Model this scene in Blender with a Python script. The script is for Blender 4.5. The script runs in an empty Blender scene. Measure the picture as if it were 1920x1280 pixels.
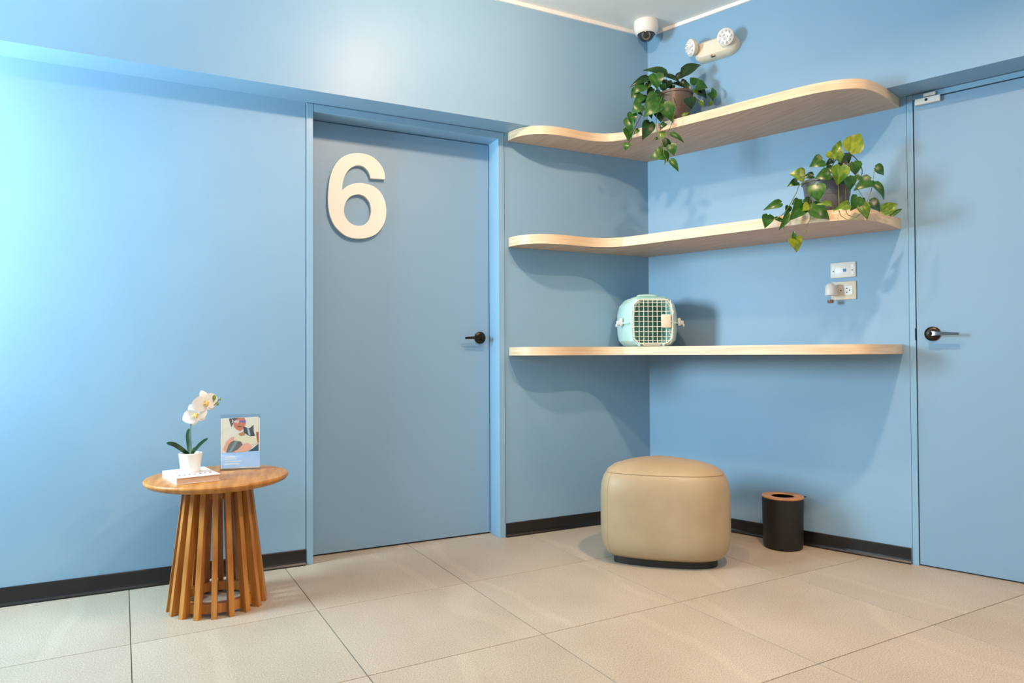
import bpy, bmesh, math, random
from math import sin, cos, pi, radians, sqrt, atan2, hypot
from mathutils import Vector as V, Matrix
random.seed(6)
scene = bpy.context.scene
col = scene.collection

# ------------------------------------------------------------------ camera
FPX = 1307.3
CAM = V((-2.495, -3.204, 0.939))
YAW, PIT, ROL = 1.1035, 0.0164, -0.005
_fw = V((cos(YAW)*cos(PIT), sin(YAW)*cos(PIT), sin(PIT)))
_r = V((sin(YAW), -cos(YAW), 0.0))
_u = _r.cross(_fw)
RT = cos(ROL)*_r + sin(ROL)*_u
UP = -sin(ROL)*_r + cos(ROL)*_u
cam_data = bpy.data.cameras.new('camera')
cam_data.sensor_width = 36.0
cam_data.lens = FPX/1920*36.0
cam_data.clip_start = 0.05
cam = bpy.data.objects.new('camera', cam_data)
m = Matrix((( RT.x, UP.x, -_fw.x, CAM.x), (RT.y, UP.y, -_fw.y, CAM.y), (RT.z, UP.z, -_fw.z, CAM.z), (0, 0, 0, 1)))
cam.matrix_world = m
col.objects.link(cam)
scene.camera = cam

# ------------------------------------------------------------------ world, lights, exposure
BETA = 0.3589                                    # the right wall leaves the corner at this angle from -y
DB = V((sin(BETA), -cos(BETA), 0)); NB = V((-cos(BETA), -sin(BETA), 0))
RZB = atan2(DB.y, DB.x)
ZS, ZC = 2.072, 2.660                            # underside of the bulkheads, ceiling line
SA, SB = 0.156, 0.1635                           # bulkhead depths
world = bpy.data.worlds.new('world'); scene.world = world
world.use_nodes = True
world.node_tree.nodes['Background'].inputs[0].default_value = (0.55, 0.75, 1.0, 1)
world.node_tree.nodes['Background'].inputs[1].default_value = 0.6
def area_light(name, loc, target, sx, sy, power, color, spread=180, shape='RECTANGLE'):
    d = bpy.data.lights.new(name, 'AREA'); d.shape = shape; d.size = sx; d.size_y = sy
    d.energy = power; d.color = color; d.spread = radians(spread)
    o = bpy.data.objects.new(name, d); o.location = loc
    o.rotation_euler = (V(target)-V(loc)).to_track_quat('-Z', 'Y').to_euler()
    col.objects.link(o); return o
WX = -4.15                                       # side wall with the window
WY0, WY1, WZ0, WZ1 = -0.70, -0.05, 1.12, 2.00    # window opening
area_light('window_daylight', (WX-0.06, (WY0+WY1)/2, (WZ0+WZ1)/2), (0, (WY0+WY1)/2, (WZ0+WZ1)/2), WY1-WY0, WZ1-WZ0, 122, (0.68, 0.90, 1.0))
area_light('rear_fill', (-3.2, -4.96, 1.35), (-3.2, 0, 1.2), 2.0, 1.9, 3, (0.75, 0.90, 1.0))  # weak cool fill added behind the camera, out of view
WARM = (1.0, 0.66, 0.43)
for x, y, e in ((-0.79, -2.02, 32), (0.75, -2.6, 14), (-2.5, -2.7, 11), (-1.1, -3.7, 15)):      # recessed downlights; the rearmost is added as unseen warm fill
    area_light('downlight', (x, y, ZC+0.005), (x, y, 0), 0.10, 0.10, e, WARM, 150, 'DISK')
area_light('wall_washer', (-1.45, -1.32, ZC-0.04), (-1.30, 0, 1.75), 0.09, 0.09, 20, WARM, 170, 'DISK')   # spot aimed at the door wall
scene.view_settings.view_transform = 'Standard'
scene.view_settings.look = 'None'
scene.view_settings.gamma = 1.0
scene.view_settings.use_curve_mapping = False
scene.view_settings.exposure = -0.05

# ------------------------------------------------------------------ pixel helpers
def ray(px, py): return _fw + RT*((px-960)/FPX) - UP*((py-640)/FPX)
def at(px, py, d): return CAM + ray(px, py)*d
def hit(px, py, P, n):
    d = ray(px, py); t = (P-CAM).dot(n)/d.dot(n); return CAM + d*t
def onz(px, py, z): return hit(px, py, V((0, 0, z)), V((0, 0, 1)))
def onA(px, py, off=0.0): return hit(px, py, V((0, -off, 0)), V((0, 1, 0)))
def onB(px, py, off=0.0): return hit(px, py, NB*off, NB)
def Bw(s, o, z): return DB*s + NB*o + V((0, 0, z))     # along the right wall, out of it, up

# ------------------------------------------------------------------ materials
def srgb(r, g, b):
    f = lambda c: (c/255)/12.92 if c/255 <= 0.04045 else ((c/255+0.055)/1.055)**2.4
    return (f(r), f(g), f(b), 1)
def mat(name, c, rough=0.5, metal=0.0, spec=0.5, **kw):
    m = bpy.data.materials.new(name); m.use_nodes = True
    b = m.node_tree.nodes['Principled BSDF']
    b.inputs['Base Color'].default_value = c
    b.inputs['Roughness'].default_value = rough
    b.inputs['Metallic'].default_value = metal
    b.inputs['Specular IOR Level'].default_value = spec
    for k, v in kw.items(): b.inputs[k].default_value = v
    return m
def N(m, t, **kw):
    n = m.node_tree.nodes.new(t)
    for k, v in kw.items():
        if k in n.inputs: n.inputs[k].default_value = v
        else: setattr(n, k, v)
    return n
def L(m, a, b): m.node_tree.links.new(a, b)
def bs(m): return m.node_tree.nodes['Principled BSDF']
def noise_mix(m, c1, c2, scale, detail=4, stretch=None, lo=0.35, hi=0.65, coord='Object', bump=0.0, bscale=None, rnd=False):
    tc = N(m, 'ShaderNodeTexCoord'); mp = N(m, 'ShaderNodeMapping')
    if stretch: mp.inputs['Scale'].default_value = stretch
    L(m, tc.outputs[coord], mp.inputs['Vector'])
    if rnd:
        oi = N(m, 'ShaderNodeObjectInfo'); mu = N(m, 'ShaderNodeMath', operation='MULTIPLY'); mu.inputs[1].default_value = 37.0
        L(m, oi.outputs['Random'], mu.inputs[0]); cb = N(m, 'ShaderNodeCombineXYZ')
        L(m, mu.outputs[0], cb.inputs[0]); L(m, mu.outputs[0], cb.inputs[1]); L(m, cb.outputs[0], mp.inputs['Location'])
    nz = N(m, 'ShaderNodeTexNoise', Scale=scale, Detail=detail)
    L(m, mp.outputs[0], nz.inputs['Vector'])
    cr = N(m, 'ShaderNodeValToRGB'); e = cr.color_ramp.elements
    e[0].position, e[1].position = lo, hi; e[0].color, e[1].color = c1, c2
    L(m, nz.outputs['Fac'], cr.inputs['Fac']); L(m, cr.outputs['Color'], bs(m).inputs['Base Color'])
    if bump:
        n2 = N(m, 'ShaderNodeTexNoise', Scale=bscale or scale, Detail=3); L(m, mp.outputs[0], n2.inputs['Vector'])
        bp = N(m, 'ShaderNodeBump', Strength=bump, Distance=0.002); L(m, n2.outputs['Fac'], bp.inputs['Height'])
        L(m, bp.outputs['Normal'], bs(m).inputs['Normal'])
    return mp, nz, cr
M = {}
BLUE = srgb(138, 176, 204)
M['wall'] = mat('blue_wall_paint', BLUE, 0.42, spec=0.35)
noise_mix(M['wall'], srgb(134, 173, 202), srgb(141, 179, 206), 1.6, 4, coord='Object', bump=0.06, bscale=160)
M['door'] = mat('blue_door_paint', BLUE, 0.40, spec=0.4)
noise_mix(M['door'], srgb(132, 168, 196), srgb(137, 173, 200), 1.2, 5, stretch=(1, 1, 0.5), bump=0.03, bscale=120)
M['frame'] = mat('blue_frame_paint', BLUE, 0.33, spec=0.45)
noise_mix(M['frame'], srgb(138, 178, 206), srgb(143, 183, 210), 3, 3)
M['ceiling'] = mat('ceiling_paint', srgb(240, 239, 234), 0.8)
M['trim'] = mat('white_trim', srgb(246, 242, 236), 0.5)
M['base'] = mat('black_vinyl_base', srgb(34, 34, 35), 0.28, spec=0.5)
noise_mix(M['base'], srgb(21, 21, 22), srgb(29, 28, 28), 6, 3, stretch=(0.2, 0.2, 5))
M['grout'] = mat('grout', srgb(120, 108, 94), 0.9)
M['tile'] = t = mat('stone_tile', srgb(205, 196, 182), 0.42, spec=0.4)
mp, nz, cr = noise_mix(t, srgb(180, 168, 150), srgb(194, 183, 166), 2.2, 6, lo=0.3, hi=0.7, rnd=True)
sp = N(t, 'ShaderNodeTexNoise', Scale=230.0, Detail=2.0); L(t, mp.outputs[0], sp.inputs['Vector'])
cs = N(t, 'ShaderNodeValToRGB'); cs.color_ramp.elements[0].position = 0.36; cs.color_ramp.elements[1].position = 0.62
cs.color_ramp.elements[0].color = (0.74, 0.72, 0.69, 1); cs.color_ramp.elements[1].color = (1.06, 1.06, 1.06, 1)
L(t, sp.outputs['Fac'], cs.inputs['Fac'])
wv = N(t, 'ShaderNodeTexWave', Scale=0.55, Distortion=9.0, Detail=3.0); wv.inputs['Detail Scale'].default_value = 0.8
L(t, mp.outputs[0], wv.inputs['Vector'])
cw = N(t, 'ShaderNodeValToRGB'); ce = cw.color_ramp.elements
ce[0].position = 0.0; ce[0].color = (0.97, 0.965, 0.96, 1); ce[1].position = 0.6; ce[1].color = (1, 1, 1, 1)
e2 = ce.new(0.992); e2.color = (1.06, 1.06, 1.06, 1); e3 = ce.new(0.975); e3.color = (0.99, 0.99, 0.99, 1)
L(t, wv.outputs['Fac'], cw.inputs['Fac'])
m1 = N(t, 'ShaderNodeMixRGB', blend_type='MULTIPLY'); m1.inputs[0].default_value = 1
m2 = N(t, 'ShaderNodeMixRGB', blend_type='MULTIPLY'); m2.inputs[0].default_value = 1
L(t, cr.outputs[0], m1.inputs[1]); L(t, cs.outputs[0], m1.inputs[2]); L(t, m1.outputs[0], m2.inputs[1]); L(t, cw.outputs[0], m2.inputs[2])
L(t, m2.outputs[0], bs(t).inputs['Base Color'])
bp = N(t, 'ShaderNodeBump', Strength=0.12, Distance=0.001); L(t, sp.outputs['Fac'], bp.inputs['Height']); L(t, bp.outputs[0], bs(t).inputs['Normal'])
M['maple'] = mat('maple_laminate', srgb(226, 200, 164), 0.38, spec=0.4)
noise_mix(M['maple'], srgb(216, 188, 152), srgb(232, 208, 175), 3.0, 6, stretch=(1.5, 1.5, 30), bump=0.02)
M['mapleshade'] = mat('maple_shaded', srgb(205, 180, 155), 0.5, spec=0.3)  # same maple as the edge, underside shade put into a darker colour
noise_mix(M['mapleshade'], srgb(196, 170, 146), srgb(212, 188, 164), 4.0, 6, stretch=(14, 1.2, 1))
M['teak'] = mat('teak', srgb(176, 112, 46), 0.36, spec=0.4)
noise_mix(M['teak'], srgb(168, 104, 40), srgb(200, 138, 66), 5.0, 6, stretch=(9, 1, 1), bump=0.03)
M['slat'] = mat('teak_slat', srgb(170, 106, 46), 0.4, spec=0.4)
noise_mix(M['slat'], srgb(164, 102, 40), srgb(196, 134, 64), 5.0, 6, stretch=(10, 10, 0.8), bump=0.03)
M['leather'] = mat('tan_leatherette', srgb(206, 180, 138), 0.45, spec=0.4)
noise_mix(M['leather'], srgb(168, 148, 116), srgb(182, 163, 130), 3.5, 5, bump=0.05, bscale=260)
M['seam'] = mat('seam_thread', srgb(178, 150, 110), 0.6)
M['black'] = mat('black_plastic', srgb(30, 29, 28), 0.45)
M['binblack'] = mat('bin_black', srgb(38, 36, 34), 0.5)
noise_mix(M['binblack'], srgb(24, 23, 22), srgb(35, 33, 30), 220, 2)
M['bamboo'] = mat('bamboo_lid', srgb(190, 134, 80), 0.45)
noise_mix(M['bamboo'], srgb(176, 120, 68), srgb(200, 146, 92), 6, 4, stretch=(1, 12, 1))
M['white'] = mat('white_plastic', srgb(238, 234, 226), 0.35)
M['cream'] = mat('cream_plastic', srgb(236, 224, 200), 0.4)
M['six'] = mat('white_acrylic_number', srgb(247, 238, 226), 0.35)
M['bronze'] = mat('dark_bronze', srgb(52, 46, 40), 0.32, metal=0.85)
M['steel'] = mat('satin_steel', srgb(150, 150, 146), 0.25, metal=1.0)
M['gapdark'] = mat('shadow_gap', srgb(40, 48, 54), 0.8)
M['mint'] = mat('mint_plastic', srgb(190, 226, 220), 0.4)
noise_mix(M['mint'], srgb(186, 223, 217), srgb(194, 229, 223), 5, 3)
M['mintshade'] = mat('mint_inside_shaded', srgb(150, 206, 196), 0.5)  # the shell's mint darkened, interior shade put into the colour
M['clip'] = mat('clip_plastic', srgb(206, 214, 214), 0.4)
M['wire'] = mat('cream_grille', srgb(244, 236, 222), 0.4)
M['pot'] = mat('grey_plastic_pot', srgb(92, 92, 94), 0.4)
M['potb'] = mat('brown_plastic_pot', srgb(104, 88, 76), 0.4)
M['soil'] = mat('soil', srgb(48, 36, 28), 0.95)
M['vine'] = mat('vine', srgb(96, 112, 44), 0.5)
noise_mix(M['vine'], srgb(66, 56, 34), srgb(120, 142, 48), 14, 3)
M['vined'] = mat('woody_vine', srgb(66, 50, 36), 0.6)
def leaf_mat(name, c1, c2, lo=0.45, hi=0.7):
    m = mat(name, c1, 0.32, spec=0.5); noise_mix(m, c1, c2, 3.2, 5, stretch=(2.2, 1, 1), lo=lo, hi=hi, rnd=True)
    b = bs(m); b.inputs['Subsurface Weight'].default_value = 0.0
    return m
M['leafd'] = leaf_mat('pothos_dark', srgb(20, 56, 18), srgb(38, 82, 24))
M['leafm'] = leaf_mat('pothos_mid', srgb(34, 84, 20), srgb(72, 122, 30), 0.45, 0.8)
M['leafl'] = leaf_mat('pothos_light', srgb(62, 106, 22), srgb(136, 156, 38), 0.4, 0.75)
M['leafy'] = leaf_mat('pothos_yellow', srgb(96, 126, 24), srgb(166, 172, 46), 0.35, 0.8)
M['orleaf'] = mat('orchid_leaf', srgb(34, 74, 48), 0.35)
noise_mix(M['orleaf'], srgb(26, 62, 40), srgb(46, 88, 56), 12, 3, stretch=(6, 1, 1))
M['petal'] = mat('orchid_petal', srgb(250, 248, 242), 0.5)
M['lip'] = mat('orchid_lip', srgb(240, 206, 110), 0.5)
M['bud'] = mat('orchid_bud', srgb(130, 160, 62), 0.5)
M['ceramic'] = mat('white_ceramic', srgb(243, 238, 230), 0.25)
M['paper'] = mat('book_pages', srgb(226, 200, 178), 0.8)
M['cover'] = mat('white_book_cover', srgb(247, 244, 240), 0.45)
M['ink'] = mat('ink', srgb(46, 44, 46), 0.7)
M['acrylic'] = mat('clear_acrylic', (0.95, 0.98, 1, 1), 0.04, **{'Transmission Weight': 1.0, 'IOR': 1.2})
am = M['acrylic']; nt = am.node_tree; nt.nodes.remove(bs(am))
tr = N(am, 'ShaderNodeBsdfTransparent'); tr.inputs[0].default_value = (0.97, 0.985, 1, 1)
gl = N(am, 'ShaderNodeBsdfGlossy'); gl.inputs['Roughness'].default_value = 0.05
mx = N(am, 'ShaderNodeMixShader')
mx.inputs[0].default_value = 0.06; L(am, tr.outputs[0], mx.inputs[1]); L(am, gl.outputs[0], mx.inputs[2])
L(am, mx.outputs[0], nt.nodes['Material Output'].inputs['Surface'])
M['domeglass'] = mat('smoked_dome', (0.02, 0.022, 0.025, 1), 0.05, spec=0.8)
M['lens'] = mat('led_lens', srgb(232, 230, 232), 0.12, spec=0.9)
noise_mix(M['lens'], srgb(222, 216, 216), srgb(246, 242, 240), 60, 1)
M['socket'] = mat('socket_dark', srgb(36, 36, 38), 0.6)
M['bluejack'] = mat('blue_jack', srgb(40, 110, 170), 0.4)
M['red'] = mat('red_button', srgb(170, 40, 34), 0.4)
M['liquid'] = mat('amber_liquid', srgb(150, 100, 70), 0.1, spec=0.6)
M['beigeplug'] = mat('beige_cover', srgb(206, 178, 140), 0.5)

# ------------------------------------------------------------------ mesh builder
class MB:
    def __init__(s): s.bm = bmesh.new()
    def _xf(s, vs, mtx):
        if mtx is not None: bmesh.ops.transform(s.bm, matrix=mtx, verts=vs)
        return vs
    def box(s, c, size, bevel=0.0, mtx=None, seg=2):
        r = bmesh.ops.create_cube(s.bm, size=1.0); vs = r['verts']
        bmesh.ops.scale(s.bm, vec=size, verts=vs)
        if bevel > 0:
            es = list({e for v in vs for e in v.link_edges})
            rr = bmesh.ops.bevel(s.bm, geom=es, offset=bevel, segments=seg, profile=0.5, affect='EDGES')
            vs = list({v for f in rr['faces'] for v in f.verts} | {v for v in vs if v.is_valid})
            # collect the whole island
            seen = set(vs); st = list(vs)
            while st:
                v = st.pop()
                for e in v.link_edges:
                    w = e.other_vert(v)
                    if w not in seen: seen.add(w); st.append(w)
            vs = list(seen)
        bmesh.ops.translate(s.bm, vec=V(c), verts=vs)
        s._xf(vs, mtx); return s
    def loft(s, rings, closed=True, cap0=True, cap1=True):
        R = [[s.bm.verts.new(p) for p in ring] for ring in rings]
        n = len(R[0])
        for a, b in zip(R, R[1:]):
            for i in range(n if closed else n-1):
                j = (i+1) % n
                try: s.bm.faces.new((a[i], a[j], b[j], b[i]))
                except ValueError: pass
        if cap0: s.bm.faces.new(list(reversed(R[0])))
        if cap1: s.bm.faces.new(R[-1])
        return s
    def lathe(s, prof, c=(0, 0, 0), seg=32, axis='Z', mtx=None, cap0=True, cap1=True):
        rings = []
        for r, z in prof:
            ring = []
            for i in range(seg):
                a = 2*pi*i/seg
                p = V((max(r, 1e-5)*cos(a), max(r, 1e-5)*sin(a), z))
                if axis == 'Y': p = V((p.x, p.z, -p.y)) if False else V((p.x, -p.z, p.y))
                if axis == 'X': p = V((p.z, p.x, p.y))
                p = p + V(c)
                ring.append(mtx @ p if mtx is not None else p)
            rings.append(ring)
        return s.loft(rings, True, cap0, cap1)
    def tube(s, pts, r, seg=6, r1=None):
        pts = [V(p) for p in pts]; n = len(pts); rings = []
        t0 = (pts[1]-pts[0]).normalized(); ref = V((0, 0, 1)) if abs(t0.z) < 0.9 else V((1, 0, 0))
        nx = t0.cross(ref).normalized()
        for i, p in enumerate(pts):
            t = (pts[min(i+1, n-1)]-pts[max(i-1, 0)]).normalized()
            nx = (nx - t*nx.dot(t)).normalized(); ny = t.cross(nx)
            rr = r if r1 is None else r+(r1-r)*i/(n-1)
            rings.append([p+nx*rr*cos(2*pi*k/seg)+ny*rr*sin(2*pi*k/seg) for k in range(seg)])
        return s.loft(rings)
    def prism(s, poly, z0, z1):
        return s.loft([[V((x, y, z0)) for x, y in poly], [V((x, y, z1)) for x, y in poly]])
    def ball(s, c, r, seg=12, sc=(1, 1, 1)):
        rr = bmesh.ops.create_uvsphere(s.bm, u_segments=seg, v_segments=max(6, seg*2//3), radius=r)
        bmesh.ops.scale(s.bm, vec=sc, verts=rr['verts']); bmesh.ops.translate(s.bm, vec=V(c), verts=rr['verts']); return s
    def mesh(s, name, mat_, smooth=None):
        bmesh.ops.recalc_face_normals(s.bm, faces=s.bm.faces)
        me = bpy.data.meshes.new(name); s.bm.to_mesh(me); s.bm.free()
        if isinstance(mat_, (list, tuple)):
            for q in mat_: me.materials.append(M[q])
        else: me.materials.append(M[mat_])
        if smooth is not None:
            for p in me.polygons: p.use_smooth = True
            try: me.set_sharp_from_angle(angle=radians(smooth))
            except Exception: pass
        return me
    def build(s, name, mat_, parent=None, loc=(0, 0, 0), rotz=0.0, smooth=None):
        return link(name, s.mesh(name, mat_, smooth), parent, loc, rotz)
def link(name, me, parent=None, loc=(0, 0, 0), rotz=0.0):
    o = bpy.data.objects.new(name, me); col.objects.link(o)
    o.location = loc; o.rotation_euler = (0, 0, rotz)
    if parent is not None: o.parent = parent
    return o
def tag(o, label, cat, group=None, kind=None):
    o['label'] = label; o['category'] = cat
    if group: o['group'] = group
    if kind: o['kind'] = kind
    return o
def thing(name, label, cat, loc=(0, 0, 0), rotz=0.0, group=None, kind=None):
    o = bpy.data.objects.new(name, None); o.empty_display_size = 0.05; col.objects.link(o)
    o.location = loc; o.rotation_euler = (0, 0, rotz)
    return tag(o, label, cat, group, kind)
def catmull(pts, n=6, closed=False):
    out = []; m_ = len(pts)
    rng = range(m_) if closed else range(m_-1)
    for i in rng:
        g = (lambda k: pts[k % m_]) if closed else (lambda k: pts[min(max(k, 0), m_-1)])
        p0, p1, p2, p3 = g(i-1), g(i), g(i+1), g(i+2)
        for k in range(n):
            t = k/n
            out.append(tuple(0.5*((2*b)+(-a+c)*t+(2*a-5*b+4*c-d)*t*t+(-a+3*b-3*c+d)*t**3) for a, b, c, d in zip(p0, p1, p2, p3)))
    if not closed: out.append(tuple(pts[-1]))
    return out

# ------------------------------------------------------------------ the setting
TH = 0.15
XJ, XK = -1.914, -0.918                  # outer edges of the door frame on the left wall
RC = 0.11                                # recess of door 6
YB = 5.0; XBK = YB/cos(BETA)             # back wall
# floor: grout bed with one object per tile
b = MB()
b.prism([(-5.0, 0.4), (-5.0, -YB-0.2), (2.4, -YB-0.2), (0.4, 0.4)], -0.12, -0.004)
floor = tag(b.build('floor', 'grout'), 'floor of large beige stone tiles with thin joints', 'floor', kind='structure')
def clip(poly, P, n):                    # keep the side where (p-P).n <= 0
    out = []
    for i, a in enumerate(poly):
        c = poly[(i+1) % len(poly)]
        da = (a[0]-P[0])*n[0]+(a[1]-P[1])*n[1]; dc = (c[0]-P[0])*n[0]+(c[1]-P[1])*n[1]
        if da <= 0: out.append(a)
        if da*dc < 0:
            t = da/(da-dc); out.append((a[0]+(c[0]-a[0])*t, a[1]+(c[1]-a[1])*t))
    return out
TR = 0.0435; TS = 0.6005; TX0, TY0 = -0.1777, -0.5047; GAP = 0.0015
full = [(-TS/2+GAP, -TS/2+GAP), (TS/2-GAP, -TS/2+GAP), (TS/2-GAP, TS/2-GAP), (-TS/2+GAP, TS/2-GAP)]
def tile_mesh(poly):
    q = MB(); q.loft([[V((x, y, -0.004)) for x, y in poly], [V((x, y, -0.0006)) for x, y in poly],
                      [V((x*0.9985, y*0.9985, 0.0)) for x, y in poly]]); return q.mesh('tile', 'tile')
full_me = tile_mesh(full)
planes = [((0, RC+0.02), (0, 1)), ((WX, 0), (-1, 0)), ((0, -YB), (0, -1)), ((0.02*cos(BETA), 0.02*sin(BETA)), (cos(BETA), sin(BETA)))]
for i in range(-9, 6):
    for j in range(-9, 3):
        lx, ly = (i+0.5)*TS, (j+0.5)*TS
        cx = TX0+lx*cos(TR)-ly*sin(TR); cy = TY0+lx*sin(TR)+ly*cos(TR)
        wp = [(cx+x*cos(TR)-y*sin(TR), cy+x*sin(TR)+y*cos(TR)) for x, y in full]
        cp = wp
        for P, n in planes: cp = clip(cp, P, n) if cp else cp
        if len(cp) < 3: continue
        ar = abs(sum(cp[k][0]*cp[(k+1) % len(cp)][1]-cp[(k+1) % len(cp)][0]*cp[k][1] for k in range(len(cp))))/2
        if ar < 0.004: continue
        if ar > TS*TS*0.985: me = full_me
        else: me = tile_mesh([((x-cx)*cos(TR)+(y-cy)*sin(TR), -(x-cx)*sin(TR)+(y-cy)*cos(TR)) for x, y in cp])
        link('tile', me, floor, (cx, cy, 0), TR)
# left wall, with the bulkhead above the door
b = MB()
b.box(((-4.8+XJ)/2, TH/2, ZS/2), (XJ+4.8, TH, ZS))
b.box((XK/2+0.06, TH/2, ZS/2), (-XK+0.12, TH, ZS))
b.box(((XJ+XK)/2, RC+0.08, ZS/2), (XK-XJ, 0.04, ZS))
wl = tag(b.build('wall_left', 'wall'), 'light blue painted wall holding the numbered door', 'wall', kind='structure')
SCX = -(SB - SA*sin(BETA))/cos(BETA)
b = MB(); b.prism([(-4.8, TH), (-4.8, -SA), (SCX, -SA), (0.0, 0.0), (0.05, TH)], ZS, ZC+0.03)
b.build('bulkhead', 'wall', wl)
# right wall (local frame: x along the wall, -y into the room)
b = MB()
YD0, YD1 = 1.326, 2.30                   # frame of the right-hand door
b.box((YD0/2+0.0, TH/2, ZS/2), (YD0, TH, ZS))
b.box(((YD1+5.6)/2, TH/2, ZS/2), (5.6-YD1, TH, ZS))
b.box(((YD0+YD1)/2, 0.11, ZS/2), (YD1-YD0, 0.04, ZS))
wr = tag(b.build('wall_right', 'wall', rotz=RZB), 'light blue painted wall behind the deep side of the shelves', 'wall', kind='structure')
b = MB()
scl = Matrix.Rotation(-RZB, 3, 'Z') @ V((SCX, -SA, 0))
b.prism([(0, 0), (scl.x, -SB), (5.6, -SB), (5.6, TH), (0.0, TH)], ZS, ZC+0.03)
b.build('bulkhead', 'wall', wr)
# walls out of view, the side one with a window opening for the daylight
b = MB()
y0, y1, z0, z1 = WY0, WY1, WZ0, WZ1
b.box((WX-TH/2, (TH+y1)/2, 1.36), (TH, TH-y1, 2.72)); b.box((WX-TH/2, (-YB+y0)/2, 1.36), (TH, y0+YB, 2.72))
b.box((WX-TH/2, (y0+y1)/2, z0/2), (TH, y1-y0, z0)); b.box((WX-TH/2, (y0+y1)/2, (2.72+z1)/2), (TH, y1-y0, 2.72-z1))
tag(b.build('wall_side', 'wall'), 'light blue side wall with a window opening', 'wall', kind='structure')
b = MB()
for x0_, x1_ in ((-4.8, -4.2), (-2.2, 2.4)): b.box(((x0_+x1_)/2, -YB-TH/2, 1.36), (x1_-x0_, TH, 2.72))
b.box((-3.2, -YB-TH/2, 0.2), (2.0, TH, 0.4)); b.box((-3.2, -YB-TH/2, 2.51), (2.0, TH, 0.42))  # unseen opening added with the rear fill light
tag(b.build('wall_back', 'ceiling'), 'pale wall with a wide opening added with the rear fill light, facing the shelves', 'wall', kind='structure')
b = MB(); b.prism([(-5.0, 0.3), (-5.0, -YB-0.2), (2.4, -YB-0.2), (0.4, 0.3)], ZC+0.018, ZC+0.12)
tag(b.build('ceiling', 'ceiling'), 'plain off-white ceiling', 'ceiling', kind='structure')
b = MB(); b.prism([(WX, -SA), (SCX, -SA), (SCX-0.006, -SA-0.010), (WX, -SA-0.010)], ZC, ZC+0.018)
tag(b.build('trim_1', 'trim'), 'thin white ceiling trim above the door wall', 'trim', kind='structure')
b = MB(); b.prism([(scl.x, -SB), (5.3, -SB), (5.3, -SB-0.010), (scl.x+0.007, -SB-0.010)], ZC, ZC+0.018)
tag(b.build('trim_2', 'trim', rotz=RZB), 'thin white ceiling trim above the shelf wall', 'trim', kind='structure')
def baseboard(name, x0, x1, label, rotz=0.0):
    b = MB(); prof = [(0, 0), (-0.012, 0), (-0.0125, 0.006), (-0.0075, 0.013), (-0.005, 0.02), (-0.005, 0.068), (-0.0035, 0.071), (0, 0.071)]
    b.loft([[V((x, y, z)) for y, z in prof] for x in (x0, x1)])
    tag(b.build(name, 'base', rotz=rotz), label, 'baseboard', kind='structure')
baseboard('baseboard_left', -4.55, XJ-0.001, 'black vinyl baseboard left of the numbered door, behind the side table')
baseboard('baseboard_middle', XK+0.001, -0.008, 'black vinyl baseboard between the numbered door and the corner')
baseboard('baseboard_right', 0.012, YD0-0.004, 'black vinyl baseboard behind the waste bin', RZB)

# door 6
d1 = thing('door_1', 'blue flush door in a recessed blue frame, bearing a large white number', 'door', (XJ, 0, 0), kind='structure')
W = XK-XJ
b = MB(); b.box((0.915/2+0.040, RC+0.019, 0.006+2.026/2), (0.917, 0.038, 2.022)); b.build('door_leaf', 'door', d1)
def jamb(x0, x1): 
    q = MB(); q.box(((x0+x1)/2, RC/2+0.003, ZS/2-0.001), (x1-x0, RC+0.012, ZS-0.002), 0.0015); q.build('jamb', 'frame', d1)
jamb(0.004, 0.033); jamb(W-0.036, W-0.003)
b = MB(); b.box((W/2, RC/2+0.003, (2.035+ZS)/2-0.001), (W-0.07, RC+0.012, ZS-2.037), 0.0015); b.build('door_head', 'frame', d1)
hp = onA(899.5, 633, -RC); hx, hz = hp.x-XJ, hp.z
def lever(parent, x, y, z, sgn, face_mat, L_=0.105):
    b = MB(); b.lathe([(0.031, 0), (0.031, 0.006), (0.027, 0.010), (0.014, 0.012)], (x, y, z), 28, 'Y')
    h = b.build('lever_handle', 'bronze', parent, smooth=40)
    b = MB(); b.lathe([(0.011, 0.008), (0.011, 0.050), (0.009, 0.053), (0.004, 0.054)], (x, y, z), 16, 'Y'); b.build('spindle', 'bronze', h, smooth=40)
    b = MB()
    pts = [(x, y-0.045, z), (x+sgn*0.02, y-0.049, z), (x+sgn*0.06, y-0.048, z-0.001), (x+sgn*L_, y-0.046, z-0.003)]
    rings = []
    for k, p in enumerate(catmull(pts, 4)):
        w_ = 0.0095-0.004*k/12
        rings.append([V((p[0], p[1]-0.005, p[2]-w_)), V((p[0], p[1]+0.005, p[2]-w_)), V((p[0], p[1]+0.005, p[2]+w_)), V((p[0], p[1]-0.005, p[2]+w_))])
    b.loft(rings); b.build('lever', face_mat, h, smooth=50)
lever(d1, hx, RC, hz, -1, 'bronze', 0.10)
# number 6, traced onto the door face
PX = lambda l: [(560+x*0.234375, 170+y*0.234375) for x, y in l]
o6 = PX([(692,708),(685,650),(655,590),(600,535),(540,508),(470,498),(400,508),(345,535),(305,575),(270,635),(250,700),(240,770),(235,850),(238,930),(252,1000),(280,1065),(320,1115),(370,1155),(430,1177),(500,1181),(560,1172),(620,1145),(665,1095),(692,1035),(701,970),(695,905),(675,845),(640,795),(590,760),(530,742),(480,738),(430,745),(385,765),(347,797)])
i6 = PX([(347,797),(352,740),(365,690),(390,645),(425,612),(470,597),(515,605),(550,635),(570,675),(575,700)])
h6 = PX([(470,828),(425,840),(390,870),(368,915),(362,960),(372,1005),(400,1045),(435,1070),(485,1080),(530,1068),(560,1035),(577,985),(578,935),(565,890),(535,850),(500,832)])
o6 = catmull(o6, 4)+catmull(i6, 4)[1:]; h6 = catmull(h6, 4, True)
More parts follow.
